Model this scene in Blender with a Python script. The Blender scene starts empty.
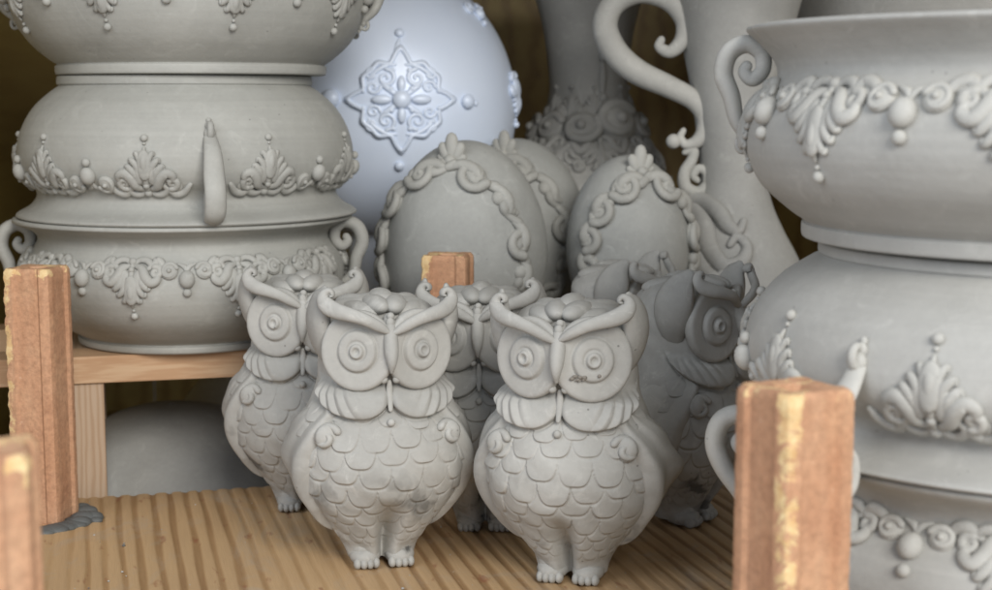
import bpy, math, random
import numpy as np
from mathutils import Vector, Matrix
random.seed(7); np.random.seed(7)
R_ = math.radians; PI = math.pi
sc = bpy.context.scene
COL = sc.collection
K = 0.01                                   # everything below is written in centimetres

# ------------------------------------------------------------------ camera
CAM_H, PITCH, F = 33.0, R_(7.5), 1500.0
cd = bpy.data.cameras.new('camera'); cam = bpy.data.objects.new('camera', cd); COL.objects.link(cam)
cam.location = (0, 0, CAM_H*K); cam.rotation_euler = (PI/2-PITCH, 0, 0)
cd.sensor_width = 36; cd.lens = F/992*36; cd.clip_start = .02; cd.clip_end = 50
cd.dof.use_dof = True; cd.dof.focus_distance = 1.04; cd.dof.aperture_fstop = 9.0
sc.camera = cam

# ------------------------------------------------------------------ world and lamps
w = bpy.data.worlds.new('World'); sc.world = w; w.use_nodes = True
bg = w.node_tree.nodes['Background']; bg.inputs[0].default_value = (.80, .87, 1, 1); bg.inputs[1].default_value = .80
def area(name, loc, target, sx, sy, power, color):
    d = bpy.data.lights.new(name, 'AREA'); d.shape = 'RECTANGLE'; d.size = sx; d.size_y = sy
    d.energy = power; d.color = color
    o = bpy.data.objects.new(name, d); COL.objects.link(o); o.location = loc
    o.rotation_euler = (Vector(target)-Vector(loc)).to_track_quat('-Z', 'Y').to_euler()
    return o
area('window_light', (1.05, -1.7, 1.65), (0, 1.25, .15), 1.6, 1.3, 104, (1, .965, .92))
area('room_light', (-1.4, -.4, 1.3), (-.1, 1.3, .25), 1.2, 1.2, 15, (.90, .94, 1))
vs = sc.view_settings
vs.view_transform = 'Standard'; vs.look = 'None'; vs.gamma = 1; vs.exposure = -.12; vs.use_curve_mapping = False

def pix(px, py, d):
    """world point (cm) seen at pixel px,py of the 992x590 photograph at horizontal distance d"""
    u, v = (px-496)/F, -(py-295)/F
    y = math.cos(PITCH)+v*math.sin(PITCH); z = -math.sin(PITCH)+v*math.cos(PITCH)
    s = d/y
    return Vector((u*s, d, CAM_H+z*s))
def ground(px, py, z0=0):
    a = pix(px, py, 100); k = (CAM_H-z0)/(CAM_H-a.z)
    return Vector((a.x*k, 100*k, z0))

# ------------------------------------------------------------------ materials
def mat(name):
    m = bpy.data.materials.new(name); m.use_nodes = True
    nt = m.node_tree; b = nt.nodes['Principled BSDF']
    return m, nt, b
def N(nt, t, **k):
    n = nt.nodes.new(t)
    for a, v in k.items(): setattr(n, a, v)
    return n
def noise(nt, vec, scale, detail=4, rough=.55, dist=0):
    n = N(nt, 'ShaderNodeTexNoise'); n.inputs['Scale'].default_value = scale
    n.inputs['Detail'].default_value = detail; n.inputs['Roughness'].default_value = rough
    n.inputs['Distortion'].default_value = dist
    if vec is not None: nt.links.new(vec, n.inputs['Vector'])
    return n.outputs['Fac']
def ramp(nt, fac, stops):
    r = N(nt, 'ShaderNodeValToRGB'); e = r.color_ramp.elements
    while len(e) < len(stops): e.new(.5)
    for i, (p, c) in enumerate(stops):
        e[i].position = p; e[i].color = (*c, 1) if len(c) == 3 else c
    nt.links.new(fac, r.inputs[0]); return r.outputs[0]
def mixc(nt, fac, a, b, mode='MIX'):
    m = N(nt, 'ShaderNodeMix'); m.data_type = 'RGBA'; m.blend_type = mode
    if isinstance(fac, (int, float)): m.inputs[0].default_value = fac
    else: nt.links.new(fac, m.inputs[0])
    for s, i in ((a, 6), (b, 7)):
        if isinstance(s, tuple): m.inputs[i].default_value = (*s, 1)
        else: nt.links.new(s, m.inputs[i])
    return m.outputs[2]
def bump(nt, h, strength, dist, prev=None):
    b = N(nt, 'ShaderNodeBump'); b.inputs['Strength'].default_value = strength
    b.inputs['Distance'].default_value = dist; nt.links.new(h, b.inputs['Height'])
    if prev is not None: nt.links.new(prev, b.inputs['Normal'])
    return b.outputs[0]
def coords(nt, scale=(1, 1, 1), offset_random=True):
    tc = N(nt, 'ShaderNodeTexCoord'); mp = N(nt, 'ShaderNodeMapping')
    mp.inputs['Scale'].default_value = scale
    nt.links.new(tc.outputs['Object'], mp.inputs['Vector'])
    if offset_random:
        oi = N(nt, 'ShaderNodeObjectInfo'); mu = N(nt, 'ShaderNodeMath', operation='MULTIPLY')
        nt.links.new(oi.outputs['Random'], mu.inputs[0]); mu.inputs[1].default_value = 3.7
        nt.links.new(mu.outputs[0], mp.inputs['Location'])
    return mp.outputs[0]

def clay(name, base, rough=.72, turned=False, stains=0.0, spec=.3):
    m, nt, b = mat(name)
    v = coords(nt)
    lo = tuple(c*.80 for c in base); hi = tuple(min(1, c*1.12) for c in base)
    c = ramp(nt, noise(nt, v, 14, 5, .6, .4), [(.28, lo), (.72, hi)])
    fine = noise(nt, v, 260, 4, .6)
    c = mixc(nt, .18, c, ramp(nt, fine, [(.3, tuple(x*.72 for x in base)), (.7, hi)]))
    dust = ramp(nt, noise(nt, v, 45, 6, .7, 1.2), [(.56, (0, 0, 0)), (.74, (1, 1, 1))])
    c = mixc(nt, dust, c, tuple(min(1, x*1.16+.02) for x in base))
    if stains:
        s = ramp(nt, noise(nt, v, 42, 3, .55, .3), [(.53, (0, 0, 0)), (.62, (1, 1, 1))])
        s2 = ramp(nt, noise(nt, v, 12, 2, .5), [(.46, (0, 0, 0)), (.56, (1, 1, 1))])
        mm = mixc(nt, 1.0, s, s2, 'MULTIPLY')
        sep = N(nt, 'ShaderNodeSeparateXYZ'); tc = N(nt, 'ShaderNodeTexCoord')
        nt.links.new(tc.outputs['Object'], sep.inputs[0])
        mr = N(nt, 'ShaderNodeMapRange'); nt.links.new(sep.outputs[2], mr.inputs[0])
        mr.inputs[1].default_value = .085; mr.inputs[2].default_value = .03
        mr.inputs[3].default_value = 0; mr.inputs[4].default_value = stains
        mm = mixc(nt, 1.0, mm, mr.outputs[0], 'MULTIPLY')
        c = mixc(nt, mm, c, tuple(x*.26 for x in base))
    vo = N(nt, 'ShaderNodeTexVoronoi'); vo.inputs['Scale'].default_value = 95; nt.links.new(v, vo.inputs['Vector'])
    pin = ramp(nt, vo.outputs['Distance'], [(.045, (1, 1, 1)), (.085, (0, 0, 0))])
    pm = ramp(nt, noise(nt, v, 17, 2), [(.50, (0, 0, 0)), (.58, (.9, .9, .9))])
    pin = mixc(nt, 1.0, pin, pm, 'MULTIPLY')
    c = mixc(nt, pin, c, tuple(x*.45 for x in base))
    damp = ramp(nt, noise(nt, v, 5.5, 4, .6, .5), [(.50, (0, 0, 0)), (.68, (.42, .42, .42))])
    c = mixc(nt, damp, c, tuple(x*.72 for x in base))
    nrm = bump(nt, fine, .22, .0007)
    nrm = bump(nt, pin, -.5, .0012, nrm)
    nrm = bump(nt, noise(nt, v, 60, 5, .6), .34, .0014, nrm)
    if turned:
        v2 = coords(nt, (1.5, 1.5, 90))
        t = noise(nt, v2, 2.6, 4, .65)
        c = mixc(nt, .20, c, ramp(nt, t, [(.3, tuple(x*.74 for x in base)), (.7, tuple(min(1, x*1.15) for x in base))]))
        nrm = bump(nt, t, .14, .0008, nrm)
    nt.links.new(c, b.inputs['Base Color']); nt.links.new(nrm, b.inputs['Normal'])
    b.inputs['Roughness'].default_value = rough; b.inputs['Specular IOR Level'].default_value = spec
    return m
M = {}
M['owl'] = clay('pale_dry_clay', (.415, .41, .38), .8, stains=1.0, spec=.2)
M['disc'] = clay('pale_dry_clay_clean', (.415, .41, .38), .8, spec=.2)
M['bowl'] = clay('turned_grey_clay', (.385, .385, .352), .62, turned=True, spec=.35)
M['orn'] = clay('pressed_grey_clay', (.395, .393, .36), .7)
M['bowl_r'] = clay('turned_light_clay', (.41, .405, .375), .62, turned=True, spec=.35)
M['orn_r'] = clay('pressed_light_clay', (.44, .435, .40), .7)
M['back'] = clay('back_grey_clay', (.37, .368, .345), .7)  # one even grey for the back vases and upturned bowls
M['egg'] = clay('smooth_grey_clay', (.39, .395, .37), .66)
M['smear'] = clay('dark_wet_clay', (.12, .125, .12), .6)
M['chip'] = clay('brown_chipped_clay', (.23, .21, .18), .85)
# pearl paint
m, nt, b = mat('pearl_silver_paint'); v = coords(nt)
c = ramp(nt, noise(nt, v, 8, 4, .6), [(.3, (.68, .77, .92)), (.7, (.75, .83, .95))])
nt.links.new(c, b.inputs['Base Color']); b.inputs['Roughness'].default_value = .42; b.inputs['Metallic'].default_value = .05
b.inputs['Coat Weight'].default_value = .1; b.inputs['Coat Roughness'].default_value = .35
nt.links.new(bump(nt, noise(nt, v, 300, 3), .06, .0004), b.inputs['Normal'])
M['pearl'] = m
# fired post
def post_mat():
    m, nt, b = mat('fired_terracotta'); v = coords(nt)
    c = ramp(nt, noise(nt, v, 22, 5, .6, .6), [(.25, (.43, .22, .12)), (.55, (.55, .31, .175)), (.8, (.63, .41, .24))])
    st = noise(nt, coords(nt, (6, 6, .8)), 12, 4, .6)
    c = mixc(nt, .35, c, ramp(nt, st, [(.3, (.40, .19, .11)), (.7, (.62, .39, .26))]))
    sp = ramp(nt, noise(nt, v, 120, 3, .6), [(.70, (0, 0, 0)), (.78, (.7, .7, .7))])
    c = mixc(nt, sp, c, (.66, .48, .34))
    grit = ramp(nt, noise(nt, v, 240, 4, .7), [(.3, (.62, .62, .62)), (.6, (1, 1, 1))])
    c = mixc(nt, .7, c, mixc(nt, 1.0, c, grit, 'MULTIPLY'))
    att = N(nt, 'ShaderNodeAttribute'); att.attribute_name = 'chip'
    ch = N(nt, 'ShaderNodeMath', operation='ADD'); nt.links.new(att.outputs['Fac'], ch.inputs[0])
    cn = N(nt, 'ShaderNodeMath', operation='MULTIPLY_ADD'); nt.links.new(noise(nt, v, 55, 6, .75, .8), cn.inputs[0])
    cn.inputs[1].default_value = 2.6; cn.inputs[2].default_value = -1.35
    nt.links.new(cn.outputs[0], ch.inputs[1])
    cm = ramp(nt, ch.outputs[0], [(.48, (0, 0, 0)), (.58, (1, 1, 1))])
    yel = ramp(nt, noise(nt, v, 160, 4, .7), [(.3, (.62, .38, .17)), (.7, (.76, .61, .34))])
    c = mixc(nt, cm, c, yel)
    soot = ramp(nt, noise(nt, v, 16, 5, .7, 1), [(.55, (0, 0, 0)), (.75, (.35, .35, .35))])
    c = mixc(nt, soot, c, (.30, .17, .12))
    nt.links.new(c, b.inputs['Base Color']); b.inputs['Roughness'].default_value = .85
    b.inputs['Specular IOR Level'].default_value = .2
    n1 = bump(nt, noise(nt, v, 180, 5, .7), .7, .0014)
    n1 = bump(nt, cm, -.5, .0010, n1)
    nt.links.new(n1, b.inputs['Normal'])
    return m
M['post'] = post_mat()
def wood(name, c1, c2, c3, ring=95, rough=.7):
    m, nt, b = mat(name)
    v = coords(nt, (1, .10, 1)); nz = noise(nt, v, 30, 4, .6, .5)
    wv = N(nt, 'ShaderNodeTexWave', wave_type='BANDS', bands_direction='X'); nt.links.new(v, wv.inputs[0])
    wv.inputs['Scale'].default_value = ring; wv.inputs['Distortion'].default_value = 6
    wv.inputs['Detail'].default_value = 3; wv.inputs['Detail Scale'].default_value = 1.5
    c = ramp(nt, wv.outputs['Fac'], [(.2, c1), (.6, c2), (.95, c3)])
    c = mixc(nt, .4, c, ramp(nt, nz, [(.3, c3), (.7, c1)]))
    nt.links.new(c, b.inputs['Base Color']); b.inputs['Roughness'].default_value = rough
    nt.links.new(bump(nt, noise(nt, coords(nt, (1, .04, 1)), 700, 3), .25, .0006), b.inputs['Normal'])
    return m
M['pine'] = wood('pale_pine', (.60, .42, .26), (.56, .37, .22), (.44, .25, .13))
M['pine2'] = wood('weathered_pine', (.50, .38, .27), (.47, .34, .23), (.38, .25, .15), 60)
M['brown'] = wood('dark_varnished_wood', (.34, .25, .075), (.29, .20, .055), (.20, .125, .03), 10, .45)
# ribbed board: colour stripes sit on the modelled ridges (attribute 'rib')
m, nt, b = mat('ribbed_board_wood')
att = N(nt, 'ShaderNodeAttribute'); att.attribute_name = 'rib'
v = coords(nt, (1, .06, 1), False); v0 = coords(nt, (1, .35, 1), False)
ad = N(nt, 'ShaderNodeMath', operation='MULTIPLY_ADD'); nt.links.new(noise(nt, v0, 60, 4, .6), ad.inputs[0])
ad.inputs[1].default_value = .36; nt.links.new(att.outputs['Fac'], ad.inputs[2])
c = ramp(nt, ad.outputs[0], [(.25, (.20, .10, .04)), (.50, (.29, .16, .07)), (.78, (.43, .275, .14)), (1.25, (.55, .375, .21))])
c = mixc(nt, .25, c, ramp(nt, noise(nt, v, 420, 4, .6), [(.3, (.27, .155, .07)), (.7, (.52, .34, .165))]))
c = mixc(nt, .35, c, ramp(nt, noise(nt, v0, 9, 3, .6), [(.3, (.29, .175, .085)), (.7, (.54, .36, .17))]))
red = ramp(nt, noise(nt, v0, 75, 3, .6), [(.63, (0, 0, 0)), (.72, (.75, .75, .75))])
c = mixc(nt, red, c, (.26, .10, .045))
sm = ramp(nt, noise(nt, coords(nt, (1, .6, 1), False), 14, 6, .7, 1.5), [(.52, (0, 0, 0)), (.72, (.55, .55, .55))])
c = mixc(nt, sm, c, (.40, .345, .27))
dust = ramp(nt, noise(nt, coords(nt, (1, 1, 1), False), 130, 4, .7), [(.68, (0, 0, 0)), (.74, (.8, .8, .8))])
c = mixc(nt, dust, c, (.56, .47, .36))
nt.links.new(c, b.inputs['Base Color']); b.inputs['Roughness'].default_value = .6
nt.links.new(bump(nt, noise(nt, v, 600, 4, .6), .4, .0008), b.inputs['Normal'])
M['board'] = m

# ------------------------------------------------------------------ mesh helpers
class MB:
    def __init__(s): s.v = []; s.f = []; s.n = 0
    def grid(s, P, cu=False, cv=False, capu=False):
        """P: (a,b,3) array; cu closes axis 0, cv closes axis 1"""
        P = np.asarray(P, float); a, b = P.shape[:2]; o = s.n
        s.v.append(P.reshape(-1, 3)); s.n += a*b
        i = np.arange(a if cu else a-1); j = np.arange(b if cv else b-1)
        I, J = np.meshgrid(i, j, indexing='ij'); I2 = (I+1) % a; J2 = (J+1) % b
        q = np.stack([o+I*b+J, o+I*b+J2, o+I2*b+J2, o+I2*b+J], -1).reshape(-1, 4)
        s.f.extend(q.tolist())
        if capu:
            for r, rev in ((0, False), (a-1, True)):
                ids = list(range(o+r*b, o+r*b+b))
                s.f.append(ids if rev else ids[::-1])
        return s
    def ball(s, c, r, sx=1, sy=1, sz=1, M3=None, n=12, m=8):
        t = np.linspace(0, PI, m+1)[1:-1]; p = np.linspace(0, 2*PI, n, endpoint=False)
        T, P = np.meshgrid(t, p, indexing='ij')
        X = np.stack([np.sin(T)*np.cos(P)*sx, np.sin(T)*np.sin(P)*sy, np.cos(T)*sz], -1)*r
        top = np.array([0, 0, sz*r]); bot = -top
        if M3 is not None: X = X @ np.asarray(M3).T; top = np.asarray(M3) @ top; bot = np.asarray(M3) @ bot
        c = np.asarray(c, float); o = s.n
        s.grid(X+c, cv=True)
        s.v.append(np.array([top+c, bot+c])); ti, bi = s.n, s.n+1; s.n += 2
        k = (m-2)*n
        for j in range(n):
            j2 = (j+1) % n
            s.f.append([ti, o+j2, o+j]); s.f.append([bi, o+k+j, o+k+j2])
        return s
    def box(s, c, d, M3=None):
        c = np.asarray(c, float); d = np.asarray(d, float)/2; o = s.n
        V = np.array([[x, y, z] for x in (-1, 1) for y in (-1, 1) for z in (-1, 1)])*d
        if M3 is not None: V = V @ np.asarray(M3).T
        s.v.append(V+c); s.n += 8
        s.f += [[o+i for i in q] for q in ((0,1,3,2),(4,6,7,5),(0,4,5,1),(2,3,7,6),(0,2,6,4),(1,5,7,3))]
        return s
    def build(s, name, material, parent=None, smooth=True, bevel=0, attr=None):
        V = np.concatenate(s.v)*K
        me = bpy.data.meshes.new(name); me.from_pydata(V.tolist(), [], s.f)
        if attr: 
            for an, arr in attr.items():
                a = me.attributes.new(an, 'FLOAT', 'POINT'); a.data.foreach_set('value', np.asarray(arr, np.float32))
        import bmesh
        bm = bmesh.new(); bm.from_mesh(me)
        bmesh.ops.recalc_face_normals(bm, faces=bm.faces)
        if bevel: bmesh.ops.bevel(bm, geom=list(bm.edges), offset=bevel*K, segments=3, profile=.6, affect='EDGES')
        bm.to_mesh(me); bm.free()
        if smooth: me.shade_smooth()
        me.materials.append(material)
        return link(name, me, parent)
def link(name, me, parent=None):
    o = bpy.data.objects.new(name, me); COL.objects.link(o)
    if parent: o.parent = parent
    return o
def thing(name, label, cat, loc=(0, 0, 0), rz=0, group=None):
    o = bpy.data.objects.new(name, None); COL.objects.link(o); o.empty_display_size = .02
    o.location = Vector(loc)*K; o.rotation_euler = (0, 0, rz); o['label'] = label; o['category'] = cat
    if group: o['group'] = group
    return o
def copy_tree(o, parent=None):
    c = o.copy(); COL.objects.link(c); c.parent = parent
    for ch in list(o.children): copy_tree(ch, c)
    return c

def smooth_path(P, n=6):
    """Catmull-Rom through rows of P (any columns)"""
    P = np.asarray(P, float); out = []
    Q = np.vstack([2*P[0]-P[1], P, 2*P[-1]-P[-2]])
    for i in range(1, len(Q)-2):
        a, b, c, d = Q[i-1], Q[i], Q[i+1], Q[i+2]
        for k in range(n):
            t = k/n
            out.append(.5*((2*b)+(-a+c)*t+(2*a-5*b+4*c-d)*t*t+(-a+3*b-3*c+d)*t**3))
    out.append(P[-1]); return np.array(out)
def nrmz(a): return a/np.maximum(np.linalg.norm(a, axis=-1, keepdims=True), 1e-9)
def sweep(mb, P, Nn, ra, rb, seg=8):
    """tube along P (n,3) with normals Nn; ra across, rb along the normal; rounded tips"""
    P = np.asarray(P, float); T = nrmz(np.gradient(P, axis=0))
    Nn = np.broadcast_to(np.asarray(Nn, float), P.shape); B = nrmz(np.cross(T, Nn)); Nn = nrmz(np.cross(B, T))
    ra = np.asarray(ra)[:, None, None]; rb = np.asarray(rb)[:, None, None]
    a = np.linspace(0, 2*PI, seg, endpoint=False)[None, :, None]
    def ring(i, off, k): return (P[i]+T[i]*off)[None, None, :]+(B[i][None, None]*np.cos(a)*ra[i]+Nn[i][None, None]*np.sin(a)*rb[i])*k
    G = P[:, None, :]+B[:, None, :]*np.cos(a)*ra+Nn[:, None, :]*np.sin(a)*rb
    r0, r1 = float(ra[0, 0, 0]), float(ra[-1, 0, 0])
    pre = [ring(0, -r0*.9, .15)[0], ring(0, -r0*.6, .7)[0]]
    post = [ring(-1, r1*.6, .7)[0], ring(-1, r1*.9, .15)[0]]
    G = np.concatenate([np.array(pre), G, np.array(post)])
    mb.grid(G, cv=True, capu=True)
class Lathe:
    """profile [(z,R)] -> smooth surface; at(th,z,h) front (-Y) is th=0, +th to +X"""
    def __init__(s, prof, n=10):
        p = np.array(prof, float); s.z = p[:, 0]; s.r = p[:, 1]
        q = smooth_path(p, n); s.sz = q[:, 0]; s.sr = q[:, 1]
    def R(s, z): return np.interp(z, s.sz, s.sr)
    def at(s, th, z, h=0):
        R = s.R(z); d = (s.R(np.asarray(z)+.15)-s.R(np.asarray(z)-.15))/.3
        k = 1/np.sqrt(1+d*d)
        n = np.stack([np.sin(th)*k, -np.cos(th)*k, -d*k], -1)
        p = np.stack([R*np.sin(th), -R*np.cos(th), z+0*th], -1)
        return p+n*np.asarray(h)[..., None], n
    def mapper(s, z0, flip=1, th0=0):
        def f(S, T):
            S = np.asarray(S, float); T = np.asarray(T, float)
            z = z0+flip*T*.93; R = s.R(z0); return s.at(th0+S/R, z, 0*S)
        return f
def stroke(mb, mp, pts, r, flat=.75, lift=.25, n=5, seg=8):
    """pts: list of (s,t); r: list of radii; laid on surface mp"""
    A = np.column_stack([np.array(pts, float), np.array(r, float)]); A = smooth_path(A, n); flat = flat*.85
    rr = np.maximum(A[:, 2], .02)
    P, Nn = mp(A[:, 0], A[:, 1]); P = P+Nn*(rr*lift)[:, None]
    sweep(mb, P, Nn, rr, rr*flat, seg)
def bead(mb, mp, s, t, r, ft=.8, lift=.3, sx=1, sy=1):
    P, Nn = mp(np.array([s]), np.array([t])); P2, _ = mp(np.array([s+.05]), np.array([t]))
    n = Nn[0]; x = nrmz(P2[0]-P[0]); x = nrmz(x-n*np.dot(x, n)); y = np.cross(n, x)
    mb.ball(P[0]+n*r*lift, r, sx, sy, ft, np.column_stack([x, y, n]), 14, 9)
def spiral(cx, cy, r0, r1, a0, turns, n=12):
    a = a0+np.linspace(0, 1, n)*turns*2*PI; r = np.linspace(r0, r1, n)
    return [(cx+ri*math.cos(ai), cy+ri*math.sin(ai)) for ri, ai in zip(r, a)]
def rosette(mb, mp, cx, cy, r, sgn=1, a0=0):
    sp = spiral(cx, cy, r*.78, r*.16, a0, 1.55*sgn, 16)
    stroke(mb, mp, sp, np.linspace(r*.26, r*.17, 16), 1.0, 1.3, 3, 8)
    bead(mb, mp, cx, cy, r*.88, .45, .12); bead(mb, mp, cx, cy, r*.26, 1.0, 1.9)

# ------------------------------------------------------------------ pressed clay ornaments (tip hangs towards -t)
def palmette(mp, k=1.0):
    mb = MB()
    def S(pts, r, flat=.75, lift=.3): stroke(mb, mp, [(a*k, b*k) for a, b in pts], [x*k for x in r], flat, lift)
    S([(0, .1), (0, -1.2), (0, -2.4), (0, -3.45)], [.2, .26, .34, .12], .9, .8)
    for q in (-1, 1):
        S([(q*.12, -.5), (q*.24, -1.7), (q*.34, -2.5), (q*.62, -3.0), (q*.72, -2.85)], [.12, .22, .27, .2, .12], .9, .6)
        S([(q*.15, -.4), (q*.44, -1.3), (q*.62, -2.0), (q*1.0, -2.45), (q*1.12, -2.25)], [.12, .24, .29, .22, .12], .9, .55)
        S([(q*.2, -.3), (q*.66, -.95), (q*.92, -1.5), (q*1.3, -1.9), (q*1.45, -1.65)], [.12, .27, .32, .24, .12], .9, .5)
        S([(q*.2, .05), (q*.8, -.25), (q*1.1, -.9), (q*1.55, -1.35), (q*2.0, -1.15), (q*1.98, -.75), (q*1.65, -.7)], [.18, .38, .44, .42, .36, .28, .2], .85, .45)
        S([(q*.15, .2), (q*.6, .45), (q*1.15, .4), (q*1.5, .05), (q*1.3, -.2)], [.18, .28, .32, .26, .16], .9, .5)
        bead(mb, mp, q*.55*k, -1.2*k, .5*k, .5, .2, 1, 1.8)
    bead(mb, mp, 0, .3*k, .34*k, .9, .5); bead(mb, mp, 0, -.35*k, .26*k, .9, .9)
    bead(mb, mp, 0, -2.0*k, .75*k, .4, .2, .85, 1.7)
    bead(mb, mp, 0, -4.25*k, .30*k, .9, .5); bead(mb, mp, 0, -3.8*k, .14*k, .9, .5)
    return mb
def fruit_cluster(mp, k=1.0):
    mb = MB()
    bead(mb, mp, 0, -1.12*k, .70*k, .8, .35, .92, 1.08); bead(mb, mp, 0, -2.2*k, .36*k, .85, .45)
    rosette(mb, mp, -1.35*k, -.45*k, .80*k, 1, .4); rosette(mb, mp, 1.35*k, -.45*k, .80*k, -1, PI-.4)
    stroke(mb, mp, [(-.7*k, .2*k), (-.2*k, -.05*k), (0, -.4*k)], [.12*k, .22*k, .16*k], .8)
    stroke(mb, mp, [(.7*k, .2*k), (.2*k, -.05*k), (0, -.4*k)], [.12*k, .22*k, .16*k], .8)
    return mb
def garland(mp, L, k=1.0):
    """leafy stem between a palmette (at s=0) and the cluster (at s=L)"""
    mb = MB()
    a, b = 1.5*k, L-1.9*k
    m_ = (a+b)/2
    stroke(mb, mp, [(a-.3*k, -.25*k), (a+.3*k, .25*k), (m_, .42*k), (b-.1*k, .22*k), (b+.35*k, -.35*k)], [.2*k, .34*k, .38*k, .34*k, .2*k], .9, .4)
    sp = spiral(a+.35*k, -.5*k, .45*k, .12*k, 1.9, -1.2, 10)
    stroke(mb, mp, sp, np.linspace(.3*k, .18*k, 10), 1, .5, 3)
    stroke(mb, mp, [(m_-.2*k, .35*k), (m_+.2*k, -.05*k), (m_+.1*k, -.5*k)], [.2*k, .24*k, .1*k], .7)
    return mb

TYPE1 = [(0, 9.2), (.15, 9.5), (.6, 9.55), (.8, 9.35), (1.5, 10.6), (3, 12.6), (4.8, 13.75), (6.4, 14.0), (7.7, 13.6), (8.6, 12.95), (9.4, 12.65), (10.0, 13.1), (10.5, 14.1), (10.75, 14.65), (11, 14.7)]
TYPE2 = [(0, 10.75), (.12, 10.95), (.7, 10.98), (.86, 10.85), (1.4, 11.6), (2.6, 12.9), (4.2, 13.9), (6, 14.45), (7.4, 14.45), (8.6, 13.95), (9.4, 13.2), (10.2, 12.95), (11.0, 13.5), (11.6, 14.5), (11.85, 14.75), (12, 14.7)]
TYPE3 = [(0, 11.3), (.12, 11.5), (.75, 11.52), (.9, 11.42), (1.5, 12.2), (2.8, 13.5), (4.1, 14.1), (5.2, 14.25), (6.4, 14.05), (7.5, 13.4), (8.4, 12.85), (9.2, 13.0), (10.1, 13.7), (10.7, 14.3), (10.9, 14.35)]
def lathe_mesh(prof, scale, name, material, parent, seg=160, wall=.7, flip=False, zt=None):
    L = Lathe([(z*scale, r*scale) for z, r in prof], 6)
    z = L.sz; r = L.sr; t = np.linspace(0, 2*PI, seg, endpoint=False)
    # inner wall back down to a floor
    zi = z[::-1][:-8]; ri = np.maximum(r[::-1][:-8]-wall, .3)
    zz = np.concatenate([[z[0]+.0, z[0]], z, [z[-1]+.12], zi, [zi[-1]]]); rr = np.concatenate([[.02, r[0]*.9], r, [r[-1]-wall*.5], ri, [.02]])
    G = np.stack([rr[:, None]*np.sin(t), -rr[:, None]*np.cos(t), zz[:, None]+0*t], -1)
    if flip: G[..., 2] = zt-G[..., 2]
    mb = MB(); mb.grid(G, cv=True)
    return L, mb.build(name, material, parent)
def strap_handle(L, top, scale, thick=False):
    """C-scroll strap in the radial plane at th=0 (towards -Y)"""
    k = scale
    Rr = L.R(top)
    pts = [(Rr+.6*k, top-5.9*k+.2*k), (Rr+1.2*k, top-4.6*k), (Rr+2.4*k, top-3.2*k), (Rr+3.0*k, top-1.6*k), (Rr+2.6*k, top-.1*k), (Rr+1.4*k, top+.5*k),
           (Rr+.35*k, top-.1*k), (Rr+.2*k, top-1.3*k), (Rr+.9*k, top-2.0*k), (Rr+1.5*k, top-1.5*k), (Rr+1.3*k, top-.95*k)]
    pts[0] = (L.R(top-6.0*k)+.1, top-6.0*k); pts[1] = (L.R(top-4.8*k)+1.0*k, top-4.8*k)
    wd = np.array([.55, .72, .84, .85, .85, .75, .65, .58, .5, .42, .3])*k
    th = np.array([.3, .36, .42, .45, .45, .42, .4, .36, .34, .3, .25])*k
    A = smooth_path(np.column_stack([pts, wd, th]), 7)
    P = np.stack([0*A[:, 0], -A[:, 0], A[:, 1]], -1)
    if thick: A[:, 3] *= 1.55
    T = nrmz(np.gradient(P, axis=0)); Nn = np.cross(T, np.array([1., 0, 0]))
    mb = MB(); sweep(mb, P, Nn, A[:, 2], A[:, 3], 12)
    # tail: small head with knob below the strap, and a bead on top of the curl
    z0 = top-6.3*k
    for dz, rr_ in ((0, .5), (-.62, .36), (-1.05, .22)):
        mb.ball((0, -(L.R(z0+dz*k)+.15*k), z0+dz*k), rr_*k, 1, .8, 1.1)
    # small curl under the root
    c = [(L.R(z0)+.2+.55*k*math.cos(a)*(1-i/14), z0-.4*k+.7*k*math.sin(a)*(1-i/14)) for i, a in enumerate(np.linspace(1.4, -4.2, 11))]
    P = np.array([[.0, -x, z] for x, z in c]); P = smooth_path(P, 3)
    sweep(mb, P, np.cross(nrmz(np.gradient(P, axis=0)), np.array([1., 0, 0])), np.linspace(.3, .2, len(P))*k, np.linspace(.24, .16, len(P))*k, 8)
    return mb
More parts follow.
